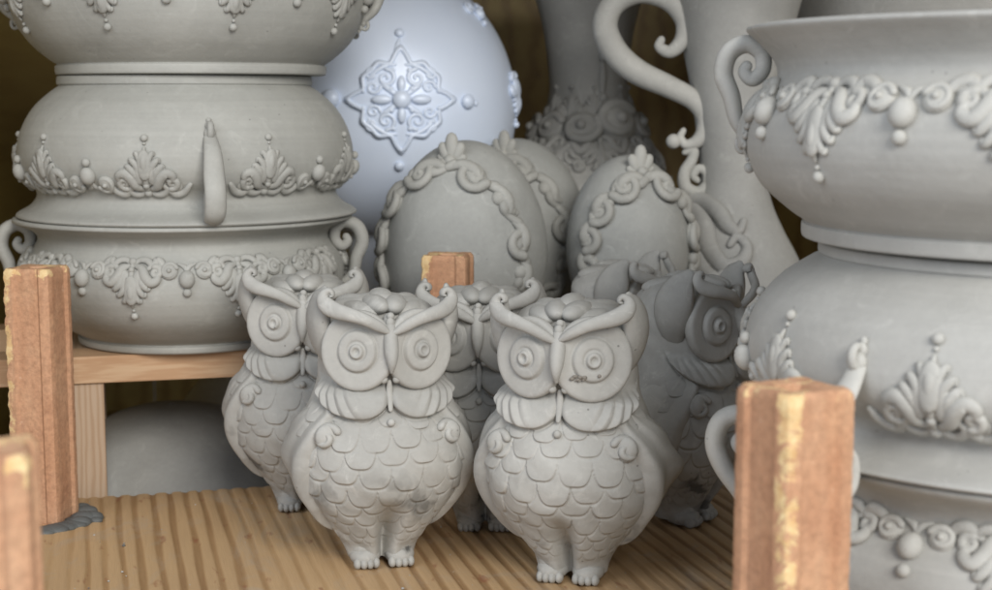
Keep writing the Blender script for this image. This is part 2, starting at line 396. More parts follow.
def make_bowl(prof, scale, loc, label, n_orn, phase, body_mat, orn_mat, zo, flip=False, handles=(0,), group=None, hz=None, hs=1.0, zs=1.0, ok=1.0):
    prof = [(z*zs, r) for z, r in prof]; H = prof[-1][0]*scale
    rotz = math.atan2(-loc[0], loc[1])    # angles below are counted from the side facing the front of the rack
    t = thing('ornamented_bowl', label, 'bowl', loc, rotz, group)
    L, body = lathe_mesh(prof, scale, 'body', body_mat, t, flip=flip, zt=H)
    mp = L.mapper(zo*scale)
    k = scale*ok
    pitch = 2*PI/n_orn; Lg = L.R(zo*scale)*pitch/2
    pal = palmette(mp, k); clu = fruit_cluster(mp, k); ga = garland(mp, Lg, k)
    mpm = lambda S, T: mp(-np.asarray(S), T)
    gb = garland(mpm, Lg, k)
    hd = strap_handle(L, (hz or zo+1.5)*scale, k*hs, hs < .95)
    def fin(mb, name):
        if flip:
            mb.v = [np.column_stack([v[:, 0], v[:, 1], H-v[:, 2]]) for v in mb.v]
        return mb.build(name, orn_mat, t)
    P0 = fin(pal, 'palmette'); C0 = fin(clu, 'fruit_cluster'); A0 = fin(ga, 'garland'); B0 = fin(gb, 'garland')
    H0 = fin(hd, 'handle')
    used = set()
    def put(o, ang):
        q = o
        if o.name in used: q = copy_tree(o, t)
        else: used.add(o.name)
        q.rotation_euler = (0, 0, ang)
    hs = [h % (2*PI) for h in handles]
    for i in range(n_orn):
        a = phase+i*pitch
        put(P0, a+random.uniform(-.012, .012)); put(A0, a); put(B0, a)
        ac = a+pitch/2
        if min([abs((ac-h+PI) % (2*PI)-PI) for h in hs] or [9]) > .12: put(C0, ac)
    for h in handles: put(H0, h)
    return t

# ------------------------------------------------------------------ the rack: floor, boards, walls
YAW = R_(14.4)
def struct(o): o['kind'] = 'structure'; return o
q0 = ground(95, 497)
def rackp(a, b, z=0):           # a along the board's back edge (to the right), b away from the camera
    return Vector((q0.x+a*math.cos(YAW)-b*math.sin(YAW), q0.y+a*math.sin(YAW)+b*math.cos(YAW), z))
def ribbed_board(name, a0, a1, b0, b1, pitch=1.32):
    na = int((a1-a0)/.09); nb = 60
    A = np.linspace(a0, a1, na); B = np.linspace(b0, b1, nb)
    AA, BB = np.meshgrid(A, B, indexing='ij')
    wob = .25*np.sin(BB*.045+AA*.03)+.12*np.sin(BB*.11+AA*.5+1)
    WA = AA+wob+.08*np.sin(AA*.83)+.04*np.sin(AA*2.1+1)+.05*np.sin(BB*.35+AA*3)
    ph = (WA/pitch) % 1.0
    idx = np.floor(WA/pitch)
    depth = .72+.34*np.sin(idx*12.9898)+.14*np.sin(BB*.12+idx*2.3)
    g = np.exp(-(np.abs(ph-.5)/.19)**3)
    rib = 1-np.clip(g*depth, 0, 1)
    Z = -.13*g*depth+.015*np.cos(ph*2*PI)
    top = np.stack([AA, BB, Z], -1)
    mb = MB(); mb.grid(top)
    th = 2.0
    att = list(rib.reshape(-1))
    for edge in (top[:, 0], top[:, -1], top[0], top[-1]):
        low = edge.copy(); low[:, 2] = -th
        mb.grid(np.stack([edge, low])); att += [.6]*(2*len(edge))
    mb.grid(np.array([[[a0, b0, -th], [a1, b0, -th]], [[a0, b1, -th], [a1, b1, -th]]])); att += [.6]*4
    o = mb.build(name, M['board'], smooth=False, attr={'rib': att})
    o.location = q0*K; o.rotation_euler = (0, 0, YAW)
    return struct(o)
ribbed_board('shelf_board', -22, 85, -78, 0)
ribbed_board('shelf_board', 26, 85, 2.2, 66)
mb = MB(); mb.box((5, 120, -13), (150, 190, 2)); struct(mb.build('lower_shelf', M['brown'], smooth=False))
mb = MB()
for i in range(8): mb.box((-60+i*21.2, 214+(.0 if i % 2 else .15), 24), (21, 1.6, 96))
struct(mb.build('back_wall', M['brown'], smooth=False, bevel=.1))
mb = MB(); mb.box((-60, 152, 24), (2, 122, 96)); struct(mb.build('side_wall', M['brown'], smooth=False))
mb = MB(); mb.box((82, 152, 24), (2, 122, 96)); struct(mb.build('side_wall', M['brown'], smooth=False))
mb = MB(); mb.box((11, 152, 73), (144, 124, 2)); struct(mb.build('unseen_shade_board', M['brown'], smooth=False))  # unseen board added overhead to keep light off the back

# ------------------------------------------------------------------ kiln posts
def kiln_post():
    wdt, h = 2.0, 20.0
    pr = []
    gw, gd = 1.02, .22
    for q in range(4):
        c, s_ = math.cos(q*PI/2), math.sin(q*PI/2)
        side = [(-wdt+.42, -wdt), (-wdt+.62, -wdt), (-gw-.12, -wdt), (-gw+.10, -wdt+gd), (-.3, -wdt+gd), (.3, -wdt+gd), (gw-.10, -wdt+gd), (gw+.12, -wdt), (wdt-.62, -wdt), (wdt-.42, -wdt), (wdt-.12, -wdt+.12)]
        pr += [(x*c-y*s_, x*s_+y*c) for x, y in side]
    pr = np.array(pr); n = len(pr)
    nz = 90
    Z = np.linspace(0, h, nz); rs = np.random.RandomState(3)
    G = np.zeros((nz, n, 3)); chip = np.zeros((nz, n))
    ang = np.arctan2(pr[:, 1], pr[:, 0])
    corner = np.exp(-((np.abs(np.sin(2*ang))-1)/.16)**2)
    front = ((ang < -PI/2+.1) & (ang > -PI)).astype(float)*corner    # the worn corner
    for i, z in enumerate(Z):
        e = 1-.10*max(0, (z-(h-.35))/.35)**2-.05*max(0, (.3-z)/.3)**2
        ru = .05*math.sin(z*3.1)+.035*math.sin(z*7.7+1)+.05*rs.rand()
        k = e-(.030+.30*ru)*front-.006*rs.rand(n)-.012*corner*max(0, math.sin(z*1.7+2)*math.sin(z*4.1))
        G[i, :, 0] = pr[:, 0]*k; G[i, :, 1] = pr[:, 1]*k; G[i, :, 2] = z+(0 if i < nz-1 else .04*rs.rand(n))
        chip[i] = front*.64+(.32 if z > h-.5 else 0)+.2*corner*(z > h-1.2)
    # top: ring to the square hole, hole wall down, bottom ring
    hole = []
    for k_ in range(n):
        a = ang[k_]; m_ = .72/max(abs(math.cos(a)), abs(math.sin(a))); m_ = min(m_, .9)
        hole.append((m_*math.cos(a), m_*math.sin(a)))
    hole = np.array(hole)
    def lay(f, z): return np.column_stack([pr*(1-f)*.9+hole*f, np.full(n, z)])
    G = np.concatenate([lay(1, 0)[None], lay(.5, 0)[None], G, lay(.15, h+.03)[None], lay(.5, h)[None], lay(.93, h-.03)[None], lay(1, h-.2)[None], lay(1, 0)[None]])
    ch = np.concatenate([np.zeros((2, n)), chip, np.full((3, n), .45), np.zeros((2, n))])
    mb = MB(); mb.grid(G, cv=True)
    return mb, ch.reshape(-1)
mbp, chp = kiln_post()
post0 = mbp.build('kiln_post', M['post'], attr={'chip': chp})
def shade_angle(o):
    for p in o.data.polygons: p.use_smooth = True
    o.data.set_sharp_from_angle(angle=R_(35))
shade_angle(post0)
PG = 'orange kiln posts standing on the shelf'
def put_post(o, p, rz, label, rx=0):
    o.location = p*K; o.rotation_euler = (rx, 0, rz); o['label'] = label; o['category'] = 'kiln post'; o['group'] = PG
a = pix(795, 400, 67); put_post(post0, Vector((a.x, 67, 0)), R_(28), 'large orange kiln post in front of the right bowl stack with a yellow chipped corner')
for (px, d, rz, lab) in ((37.5, 115.3, -10, 'orange kiln post at the left, before the wooden stool leg, white chip near its top'),
                     (447.5, 125.0, -9, 'orange kiln post mostly hidden behind owls, only its top showing before the grey egg urn'),
                     (-28, 55, 12, 'nearest orange kiln post cut off by the lower left corner of the photo')):
    o = post0.copy(); COL.objects.link(o); a = pix(px, 300, d)
    put_post(o, Vector((a.x, d, 0)), R_(rz), lab)
# white chip patch on the left post
# ------------------------------------------------------------------ smear of dark clay at the left post's foot
mb = MB(); rs = random.Random(4)
for i in range(26):
    px = 40+i*2.0; py = 533-i*.45-(3 if i > 18 else 0)
    g = ground(px, py); mb.ball((g.x, g.y+.3*rs.random(), .0), .5+.35*rs.random(), 1.5, 1.1, .45, None, 12, 8)
for px, py, r in ((84, 519, .95), (86, 512, .8), (91, 518, .85), (82, 508, .6), (96, 521, .45), (80, 523, .8), (78, 512, .7)):
    g = ground(px, py); mb.ball((g.x, g.y, .05), r, 1.2, 1, .6, None, 12, 8)
o = mb.build('clay_smear', M['smear']); o['label'] = 'dark grey lump of dried clay at the foot of the left kiln post'; o['category'] = 'clay smear'

mb = MB(); rs = random.Random(11)
for i in range(170):
    g = rackp(rs.uniform(-14, 62), -rs.uniform(1, 52)); r = .035+.09*rs.random()**4
    mb.ball((g.x, g.y, r*.3), r, 1.3, .9, .8, None, 5, 4)
o = mb.build('clay_crumbs', M['owl']); o['kind'] = 'stuff'; o['label'] = 'tiny pale crumbs of dried clay scattered over the shelf board'; o['category'] = 'crumbs'
# ------------------------------------------------------------------ wooden stool under the left stack
ZS = 11.6
st = thing('wooden_stool', 'pale pine stool behind the left kiln post carrying three stacked bowls', 'stool', rackp(-8, 1.6, -12), YAW)
def plank(x0, x1, y0, y1, z0, z1, name, mt):
    # the grain follows local Y of the mesh, so planks are built along Y and turned where needed
    long_x = (x1-x0) > max(y1-y0, z1-z0); long_z = (z1-z0) > max(x1-x0, y1-y0)
    c = Vector(((x0+x1)/2, (y0+y1)/2, (z0+z1)/2)); d = (x1-x0, y1-y0, z1-z0)
    mb = MB()
    if long_x: mb.box((0, 0, 0), (d[1], d[0], d[2])); rot = (0, 0, PI/2)
    elif long_z: mb.box((0, 0, 0), (d[0], d[2], d[1])); rot = (PI/2, 0, 0)
    else: mb.box((0, 0, 0), d); rot = (0, 0, 0)
    o = mb.build(name, mt, st, smooth=False, bevel=.12); o.location = c*K; o.rotation_euler = rot
    return o
zt = ZS+12
plank(-2, 29, 0, 4.6, zt-2.3, zt, 'front_rail', M['pine'])
plank(-2, 29, 17, 21, zt-2.3, zt, 'back_rail', M['pine'])
plank(4.4, 9, 4.7, 16.9, zt-2.3, zt-.05, 'top_slat', M['pine2']); plank(17, 21.5, 4.7, 16.9, zt-2.3, zt-.05, 'top_slat', M['pine2'])
for x in (6.1, 26.0):
    for y in (.35, 18): plank(x, x+2.9, y, y+2.5, 0, zt-2.35, 'leg', M['pine2'])

# ------------------------------------------------------------------ bowls, left stack
LX = pix(186, 200, 132).x
BG = 'ornamented grey clay bowls'
make_bowl(TYPE1, 1.0, (LX-.3, 133, ZS+.05), 'grey clay bowl standing upright on the pine stool, bottom of the left stack', 10, R_(-18), M['bowl'], M['orn'], 7.9, handles=(R_(-88), R_(78)), group=BG, hz=10.0, hs=.86)
make_bowl(TYPE2, 1.0, (LX+.1, 133, ZS+11.25), 'upside-down grey clay bowl in the middle of the left stack, strap handle facing front', 9, R_(-13), M['bowl'], M['orn'], 9.0, flip=True, handles=(R_(7), R_(187)), group=BG, hz=11.0)
make_bowl(TYPE2, 1.06, (LX+.7, 133, ZS+23.3), 'topmost grey clay bowl of the left stack, its upper half cut off by the frame', 9, R_(13), M['bowl'], M['orn'], 7.4, handles=(R_(84), R_(264)), group=BG, hz=8.8, hs=.7)
# ------------------------------------------------------------------ bowls, right stack
RX = pix(1045, 300, 84).x
s = 1.15
make_bowl(TYPE2, 1.12, (RX, 84, .05), 'light grey bowl behind the large orange kiln post, bottom of the right stack', 10, R_(-40), M['bowl_r'], M['orn_r'], 10.4, handles=(R_(-88), R_(92)), group=BG, hz=12.0, hs=.9, ok=.9, zs=14.15/12/1.12)
make_bowl(TYPE2, s, (RX, 84, 14.4), 'upside-down light grey bowl in the middle of the right stack', 10, R_(-17), M['bowl_r'], M['orn_r'], 6.6, flip=True, handles=(R_(-31), R_(149)), group=BG, hz=9.7, hs=.95, ok=.9, zs=10.5/12/s)
make_bowl(TYPE3, 1.19, (RX+.1, 84, 25.08), 'light grey bowl with a wide flared rim, topmost of the right stack', 10, R_(-42), M['bowl_r'], M['orn_r'], 6.9, handles=(R_(-84), R_(96)), group=BG, hz=8.9, hs=.76, ok=.9, zs=.91)
# ------------------------------------------------------------------ upturned bowls seen under the stool
for (px, d, top, rr, lab) in ((172, 142, 3.6, 12.5, 'low grey upturned bowl lying in the shade under the pine stool'), (262, 158, 5.2, 11, 'second upturned grey bowl under the stool, behind the first one')):
    a = pix(px, 400, d)
    hh_ = 12+top; prof = [(0, rr), (.3, rr+.3), (1.0, rr)]+[(1.5+(hh_-1.5)*math.sin(q), rr*max(math.cos(q), .02)**.75) for q in np.linspace(.1, PI/2, 14)]
    o = thing('upturned_bowl', lab, 'bowl', (a.x, d, -12+.02))
    lathe_mesh(prof, 1, 'body', M['back'], o, wall=.5)

# ------------------------------------------------------------------ owl
zt_ = np.array([.5, 1.5, 2.5, 4, 5.5, 7, 8.5, 10, 11.3, 12.3, 13.2, 14.5, 15.8, 17, 18, 18.6, 18.95])
rxt = np.array([2.3, 2.6, 3.2, 4.3, 5.3, 5.8, 5.9, 5.6, 4.98, 4.5, 4.3, 4.25, 4.3, 4.1, 3.4, 2.1, .02])
ryt = np.array([1.8, 2.2, 2.8, 3.8, 4.7, 5.2, 5.15, 4.7, 4.15, 3.8, 3.55, 3.55, 3.55, 3.4, 2.75, 1.8, .02])
A_ = smooth_path(np.column_stack([zt_, rxt, ryt]), 10)
def orx(z): return np.interp(z, A_[:, 0], A_[:, 1])
def ory(z): return np.interp(z, A_[:, 0], A_[:, 2])
def sstep(x): x = np.clip(x, 0, 1); return x*x*(3-2*x)
def owl_base(th, z, h=0):
    g = .72*sstep((5.9-z)/4.4)
    gr = 1-g*np.exp(-(np.sin(th)/.17)**2)*np.where(np.cos(th) > 0, 1, .8)
    return np.stack([(orx(z)*gr**.2+h)*np.sin(th), -(ory(z)*gr+h)*np.cos(th), z+0*th], -1)
def owl_disp(th, z, v=0):
    a = np.degrees(np.abs(th)); h = np.zeros_like(th)
    # feather scales, upper rows over lower rows
    zc = [11.7, 10.4, 9.05, 7.7, 6.4, 5.2, 4.15, 3.25, 2.5, 1.9]
    sc_ = np.zeros_like(th); gro = np.zeros_like(th)
    for k in range(len(zc)-1, -1, -1):
        pt = (zc[k]-(zc[k+1] if k < len(zc)-1 else zc[k]-.6))
        sp = R_(21); off = ((k+v) % 2)*.5+.06*math.sin(k*3+v*5)
        u = ((th/sp+off+.5) % 1.0-.5)*2
        jit = .22*np.sin(np.floor(th/sp+off+.5)*7.3+k*2.1+v*1.9)
        zb = zc[k]-pt*(1.12+jit)*np.sqrt(np.clip(1-np.abs(u)**3.4, 0, 1))+pt*.15
        m_ = z > zb
        hh = .05+.16*np.clip((zc[k]+pt*.9-z)/(2*pt), 0, 1)+.035*(1-u*u)
        hh = hh*(.75+.5*np.abs(np.sin(np.floor(th/sp+off+.5)*4.7+k*3.3+v)))
        e = sstep((z-zb)/.13)
        sc_ = np.where(m_, sc_*(1-e)+hh*e, sc_)
        gro = np.where(m_, gro*(1-sstep((z-zb)/.2)), gro)
        gro = np.maximum(gro, np.exp(-((z-zb+.05)/.10)**2))
    msk = sstep((84-a)/8)*sstep((z-1.5)/.6)*sstep((11.9-z)/.3)
    h += (sc_*1.1-.05*gro)*msk*(.45+.55*sstep((z-1.5)/4))
    # bib in two lobes
    zb = np.where(a > 22, 10.85+1.7*(np.clip(a-22, 0, 90)/46)**2, 10.85+1.1*(np.clip(22-a, 0, 22)/22)**2.4)
    b_ = sstep((z-zb)/.22)*sstep((13.6-z)/1.2)*sstep((92-a)/24)
    tq = np.clip((z-zb)/np.maximum(13.5-zb, .6), 0, 1)
    lob = .72*np.sin(PI*tq**.55*.97)**.7+.06
    h = h*(1-b_)+b_*(lob-.42*np.exp(-(a/3.2)**2))
    fe = np.abs((-(z-zb)*.85+a/11+v*.3) % 1.0-.5)*2
    h += b_*.20*(1-fe**1.3)*sstep((a-16)/16)*sstep((z-zb)/.35)*sstep((13.6-z)/.8)
    h -= .16*np.exp(-((z-zb+.06)/.10)**2)*sstep((85-a)/10)
    # soft hand-made unevenness
    h += .05*np.sin(th*5+z*1.3+v*2)+.045*np.sin(th*3-z*.9+2+v)+.02*np.sin(th*11+z*3.7+v)
    # feather tracks on the back of the head
    h += .10*np.sin(z*3.0+np.cos(th*3)*1.4)*sstep((a-105)/20)*sstep((z-11)/2)*sstep((18-z)/1)
    return h
def owl_at(th, z, h):
    th = np.asarray(th, float); z = np.asarray(z, float)
    return owl_base(th, z, h)
def make_owl(v=0):
    r = thing('owl_figurine', 'owl', 'figurine', (0, 0, 0), 0, 'clay owl figurines')
    th = np.concatenate([np.linspace(-1.75, 1.75, 380, endpoint=False), np.linspace(1.75, 2*PI-1.75, 90, endpoint=False)])
    thw = (th+PI) % (2*PI)-PI
    z = np.concatenate([np.linspace(.5, 13.5, 330, endpoint=False), np.linspace(13.5, 18.95, 60)])
    Z, T = np.meshgrid(z, thw, indexing='ij')
    G = owl_base(T, Z, owl_disp(T, Z, v)*sstep((18.9-Z)/1.0))
    mb = MB(); mb.grid(G, cv=True, capu=True); mb.build('body', M['owl'], r)
    # wings
    for q in (-1, 1):
        V, W = np.meshgrid(np.linspace(0, 1, 70), np.linspace(0, 1, 46), indexing='ij')
        zz = 12.0-9.6*V
        inn = np.interp(V, [0, .08, .2, .4, .6, .8, 1], [50, 40, 45, 56, 62, 66, 80])
        out = np.interp(V, [0, .08, .2, .4, .6, .8, 1], [66, 92, 118, 140, 145, 130, 98])
        tt = R_(1)*(inn+(out-inn)*W)
        wv = 2*W-1
        e = np.clip(1-np.abs(wv)**6, 0, 1)**.5*np.clip(1-np.abs(2*V-1)**10, 0, 1)**.5
        h = -.25+e*(.70+.22*sstep((V-.2)/.4)+.30*np.exp(-((W-.11)/.08)**2)-.22*np.exp(-((W-.33)/.10)**2)+.05*np.sin(W*20+V*3)*sstep((W-.35)/.1))
        h += .85*np.exp(-((V-.45)/.13)**2-((W-.55)/.13)**2)*((1, .55) if q > 0 else (.45, .5))[1-v]
        h -= .3*sstep((zz-9.5)/2.5)*sstep((W-.4)/.4)
        mb = MB(); mb.grid(owl_at(q*tt, zz, h))
        # curl at the shoulder
        n = 22; a = np.linspace(0, 1, n)
        ang = 2.6-a*2*PI*1.35; rr = .70*(1-a)+.10
        tc, zc_ = R_(44), 9.75
        th_ = tc+rr*np.cos(ang)/5.0; z_ = zc_+rr*np.sin(ang)
        P = owl_at(q*th_, z_, .30+.22*a); Nn = nrmz(np.stack([np.sin(q*th_), -np.cos(q*th_), 0*th_], -1))
        sweep(mb, P, Nn, np.linspace(.26, .2, n), np.linspace(.28, .24, n), 9)
        c = owl_at(q*tc, zc_, .16); mb.ball(c, .88, 1, .55, 1)
        mb.build('wing', M['owl'], r)
    # eye discs
    rr = np.array([.02, .12, .20, .30, .40, .44, .50, .60, .66, .72, .80, 1.0, 1.10, 1.17, 1.24, 1.30, 1.36, 1.5, 1.8, 2.05, 2.2, 2.3, 2.34, 2.33, 2.2, 1.6, .02])
    hh = np.array([.10, .11, .20, .28, .22, .08, .02, .06, .10, .12, .125, .13, .12, .06, -.08, -.10, -.06, -.03, .02, .07, .08, .02, -.1, -.3, -.6, -.9, -1.0])
    t = np.linspace(0, 2*PI, 72, endpoint=False)
    G = np.stack([rr[:, None]*np.cos(t), -hh[:, None]*1.25+0*t, rr[:, None]*np.sin(t)*1.08], -1)
    G[..., 1] += .05*(G[..., 0]**2+G[..., 2]**2)
    for q in (-1, 1):
        mb = MB(); mb.grid(G[6:], cv=True, capu=True)
        o = mb.build('eye_disc', M['disc'], r)
        mb = MB(); mb.grid(G[:8]-np.array([0, .01, 0]), cv=True); mb.build('pupil', M['disc'], o)
        o.scale = (1.07+.02*q*v,)*3; o.location = Vector((q*2.18, -4.08, 15.5))*K; o.rotation_euler = (R_(-3), 0, q*R_(21))
    # beak with ridge
    mb = MB()
    A = smooth_path(np.array([(0, -3.6, 17.6, .36), (0, -4.1, 17.0, .46), (0, -4.55, 16.2, .50), (0, -4.9, 15.4, .46), (0, -5.05, 14.8, .32), (0, -4.95, 14.2, .12)]), 6)
    sweep(mb, A[:, :3], (0, -1., 0), A[:, 3], A[:, 3]*1.15, 12)
    for q in (-1, 1): mb.ball((q*.42, -4.3, 13.6), .27)
    mb.ball((0, -4.3, 17.35), .3, 1, .8, 1.3); mb.ball((.05, -4.15, 17.8), .26)
    mb.build('beak', M['owl'], r)
    # stem under the beak, bead under the bib
    mb = MB(); A = smooth_path(np.array([(0, -4.0, 13.4, .16), (0, -4.0, 12.7, .24), (0, -4.5, 11.6, .16)]), 5)
    sweep(mb, A[:, :3], (0, -1., 0), A[:, 3], A[:, 3]*.7, 10); mb.ball((0, -4.75, 10.8), .27)
    mb.build('bib_stem', M['owl'], r)
    # brows ending in curls
    for q in (-1, 1):
        path = [(.15, -4.3, 16.55, .20, .3), (.8, -4.5, 16.95, .40, .34), (1.7, -4.6, 17.45, .46, .38), (2.6, -4.35, 17.75, .52, .40), (3.4, -3.95, 17.95, .60, .42), (4.0, -3.5, 18.22, .64, .42),
                (4.28, -3.2, 18.62, .54, .42), (4.22, -3.1, 19.0, .38, .42), (3.95, -3.1, 19.22, .26, .42), (3.7, -3.1, 19.12, .2, .42), (3.68, -3.12, 18.9, .17, .4), (3.86, -3.15, 18.82, .12, .38)]
        A = smooth_path(np.array(path), 5); P = A[:, :3]*np.array([q*1.0, 1, 1])+np.array([0, -.3, .2+.12*q*(v-.4)])
        mb = MB(); sweep(mb, P, (q*.35, -1., .1), A[:, 3]*.88, A[:, 4]*.8, 12)
        mb.build('brow', M['owl'], r)
        # ear behind the brow
        mb = MB(); A = smooth_path(np.array([(3.4, -1.2, 13.9, .5), (4.1, -1.3, 15.6, 1.2), (4.4, -1.6, 17.2, 1.45), (4.3, -2.1, 18.5, 1.1), (4.1, -2.6, 19.3, .5)]), 5)
        sweep(mb, A[:, :3]*np.array([q, 1, 1]), (q*1., -.25, 0), A[:, 3], A[:, 3]*.5, 12)
        mb.build('ear', M['owl'], r)
    # head tuft: rounded lobes
    mb = MB()
    for x, y, zz, s_ in ((-1.75, -1.6, 17.85, 1.15), (-.65, -1.9, 18.3, 1.1), (.7, -1.8, 18.25, 1.15), (1.85, -1.5, 17.8, 1.1), (0, -.4, 18.5, 1.2), (-1.6, .2, 18.0, 1.3), (1.6, .2, 18.0, 1.3)):
        a_ = -x*.28; m3 = np.array([[math.cos(a_), -math.sin(a_), 0], [math.sin(a_), math.cos(a_), 0], [0, 0, 1]])
        mb.ball((x, y, zz), s_, .74, 1.7, .6, m3, 18, 12)
    mb.build('head_tuft', M['owl'], r)
    # feet
    for q in (-1, 1):
        mb = MB(); mb.ball((q*1.2, -.7, .72), 1.12, .95, 1.3, .68, None, 18, 12)
        mb.ball((q*1.2, -.4, 1.3), 1.15, .9, 1.2, .9, None, 18, 12)
        for i, dx in enumerate((-.72, -.24, .24, .72)):
            mb.ball((q*1.2+dx*.88, -1.68-.16*math.cos(dx*2), .40), .33, .85, 1.5, 1.2, None, 12, 9)
        mb.build('foot', M['owl'], r)
    return r
owl0 = make_owl(0); owl1 = make_owl(1)
owls = [(379, 104.5, 9, 'pale clay owl standing left of centre in front, dark stains on its lower belly'),
        (574, 101.0, -12, 'pale clay owl standing in front right of centre, chipped spot on its eye disc'),
        (304, 119, -2, 'clay owl half hidden behind the left front owl, beside the pine stool'),
        (486, 113.5, -4, 'clay owl standing in the shade between and behind the two front owls'),
        (682, 115, 62, 'shaded clay owl turned to the right, behind the right front owl'),
        (610, 128.5, 70, 'clay owl whose head alone shows behind the right front owl')]
for i, (px, d, rz, lab) in enumerate(owls):
    o = (owl0, owl1)[i] if i < 2 else copy_tree((owl0, owl1, owl0, owl1, owl0, owl1)[i])
    a = pix(px, 450, d)
    o.location = Vector((a.x, d, .0))*K; o.rotation_euler = (0, 0, R_(rz)-math.atan2(a.x, d)); o['label'] = lab
    o.scale = ((1.03, 1.02, 1.03), (1.045, 1.04, 1.035), (1, 1.02, 1.01), (.985, 1, 1.0), (1.03,)*3, (1, 1, 1))[i]
    o.rotation_euler.x = R_((0, .4, -.5, .3, -.6, 0)[i]); o.rotation_euler.y = R_((.5, -.3, .8, -1.0, .5, 0)[i])
    if i == 5:
        o = owl1; mb = MB(); rs = random.Random(5)
        for k in range(15):
            mb.ball((1.25+rs.uniform(-.42, .42), 0, 14.15+rs.uniform(-.16, .16)), rs.uniform(.06, .15), 1.2, .5, .8, None, 7, 5)
        mb.ball((2.55, 0, 14.3), .12, 1, .5, 1, None, 7, 5)
        ch = mb.build('chipped_spot', M['chip'], o); ch.location = Vector((.1, -4.86, .25))*K
        ch.rotation_euler = (0, 0, R_(14)); ch['label'] = 'rough brownish chipped patch low on the eye disc'

# ------------------------------------------------------------------ silver vase
def solid_lathe(prof, name, mt, parent, seg=128, n=10):
    L = Lathe(prof, n); t_ = np.linspace(0, 2*PI, seg, endpoint=False)
    G = np.stack([L.sr[:, None]*np.sin(t_), -L.sr[:, None]*np.cos(t_), L.sz[:, None]+0*t_], -1)
    mb = MB(); mb.grid(G, cv=True, capu=True); mb.build(name, mt, parent)
    return L
a = pix(392, 108, 162); VZ = a.z
sv = thing('silver_vase', 'pearly silver-white round vase with a raised quatrefoil medallion, behind the left bowls', 'vase', (a.x, 162, 0), -math.atan2(a.x, 162))
rv, hv = 13.3, 14.8
prof = [(0, 6.5), (.5, 7), (1.2, 6.6), (4, 4.2), (9, 3.6), (13, 4.4)]
prof += [(VZ+hv*math.sin(t_), rv*math.cos(t_)) for t_ in np.linspace(-1.15, 1.18, 18)] + [(VZ+hv+1.5, 4.4), (VZ+hv+3.5, 5.6), (VZ+hv+4, 5.8)]
L = solid_lathe(prof, 'body', M['pearl'], sv)
tm = R_(4); mp = L.mapper(VZ+.9, 1, tm)
def medallion():
    parts = []
    def rad(ph):
        c = abs(math.cos(ph)); s_ = abs(math.sin(ph))
        pt = math.exp(-(s_/.17)**2)*1.5+math.exp(-(c/.17)**2)*1.6
        return 4.6+pt*.62-.12*math.cos(4*ph)+.26*math.cos(12*ph)+.16*math.cos(8*ph)
    ph = np.linspace(0, 2*PI, 144, endpoint=False); rr_ = np.array([rad(p) for p in ph])
    fr = np.array([.0, .3, .6, .8, .93, .985, 1.0]); hs = np.array([.28, .28, .28, .28, .28, .2, -.1])
    S = fr[:, None]*rr_*np.cos(ph); T = fr[:, None]*rr_*np.sin(ph)
    P, Nn = mp(S, T); mb = MB(); mb.grid(P+Nn*hs[:, None, None], cv=True); parts.append((mb, 'medallion_plate'))
    up = lambda S, T: (lambda PN: (PN[0]+PN[1]*.28, PN[1]))(mp(S, T))
    mb = MB()
    edge = [(r_*.9*math.cos(p), r_*.9*math.sin(p)) for p, r_ in zip(ph[::3], rr_[::3])]; edge.append(edge[0])
    stroke(mb, up, edge, [.24]*len(edge), .9, .2, 2)
    for q in (-1, 1):
        for w_ in (-1, 1):
            stroke(mb, up, spiral(q*1.5, w_*2.2, .95, .15, PI/2*w_, 1.3*q*w_, 14), np.linspace(.24, .16, 14), .9, .3, 3)
            stroke(mb, up, spiral(q*2.9, w_*2.6, .6, .1, PI/2*w_, -1.2*q*w_, 12), np.linspace(.2, .13, 12), .9, .3, 3)
            bead(mb, up, q*.8, w_*3.0, .26); bead(mb, up, q*3.7, w_*.9, .26); bead(mb, up, q*1.0, w_*1.1, .3)
            stroke(mb, up, spiral(q*2.7, w_*1.25, .7, .12, 0, 1.2*q*w_, 12), np.linspace(.2, .14, 12), .9, .3, 3)
            stroke(mb, up, [(q*.5, w_*3.6), (q*1.5, w_*3.5), (q*2.6, w_*2.8), (q*3.2, w_*2.0)], [.14, .24, .24, .14])
        bead(mb, up, q*1.9, 0, .62, .6, .3, 1.7, .8)
        bead(mb, up, 0, q*1.6, .55, .6, .3, .8, 1.5)
        stroke(mb, up, [(q*.6, .6), (q*1.5, 1.3), (q*2.0, 1.5)], [.3, .3, .12]); stroke(mb, up, [(q*.6, -.6), (q*1.5, -1.3), (q*2.0, -1.5)], [.3, .3, .12])
    bead(mb, up, 0, 0, .95, .6, .2)
    parts.append((mb, 'medallion_relief'))
    return parts
for mb, nm in medallion(): mb.build(nm, M['pearl'], sv)
for s_, t_, r_ in ((-7.1, .1, 1.0), (7.0, -.2, .75), (8.1, -.4, .3), (0, 7.0, .48), (-.2, -7.0, .5), (-8.6, .2, .35)):
    mb = MB(); bead(mb, mp, s_, t_, r_, .7, .3); mb.build('pearl_bead', M['pearl'], sv)
mb = MB(); stroke(mb, mp, [(-.6, 5.2), (-.2, 5.9), (0, 6.5)], [.1, .22, .1]); mb.build('pearl_stem', M['pearl'], sv)
mp2 = L.mapper(VZ+2.2, 1, R_(82)); 
for nm, fn in (('side_palmette', palmette),): fn(L.mapper(VZ+3, 1, R_(80)), 1.2).build(nm, M['pearl'], sv)
fruit_cluster(L.mapper(VZ+10.5, 1, R_(62)), .9).build('side_fruit_cluster', M['pearl'], sv)

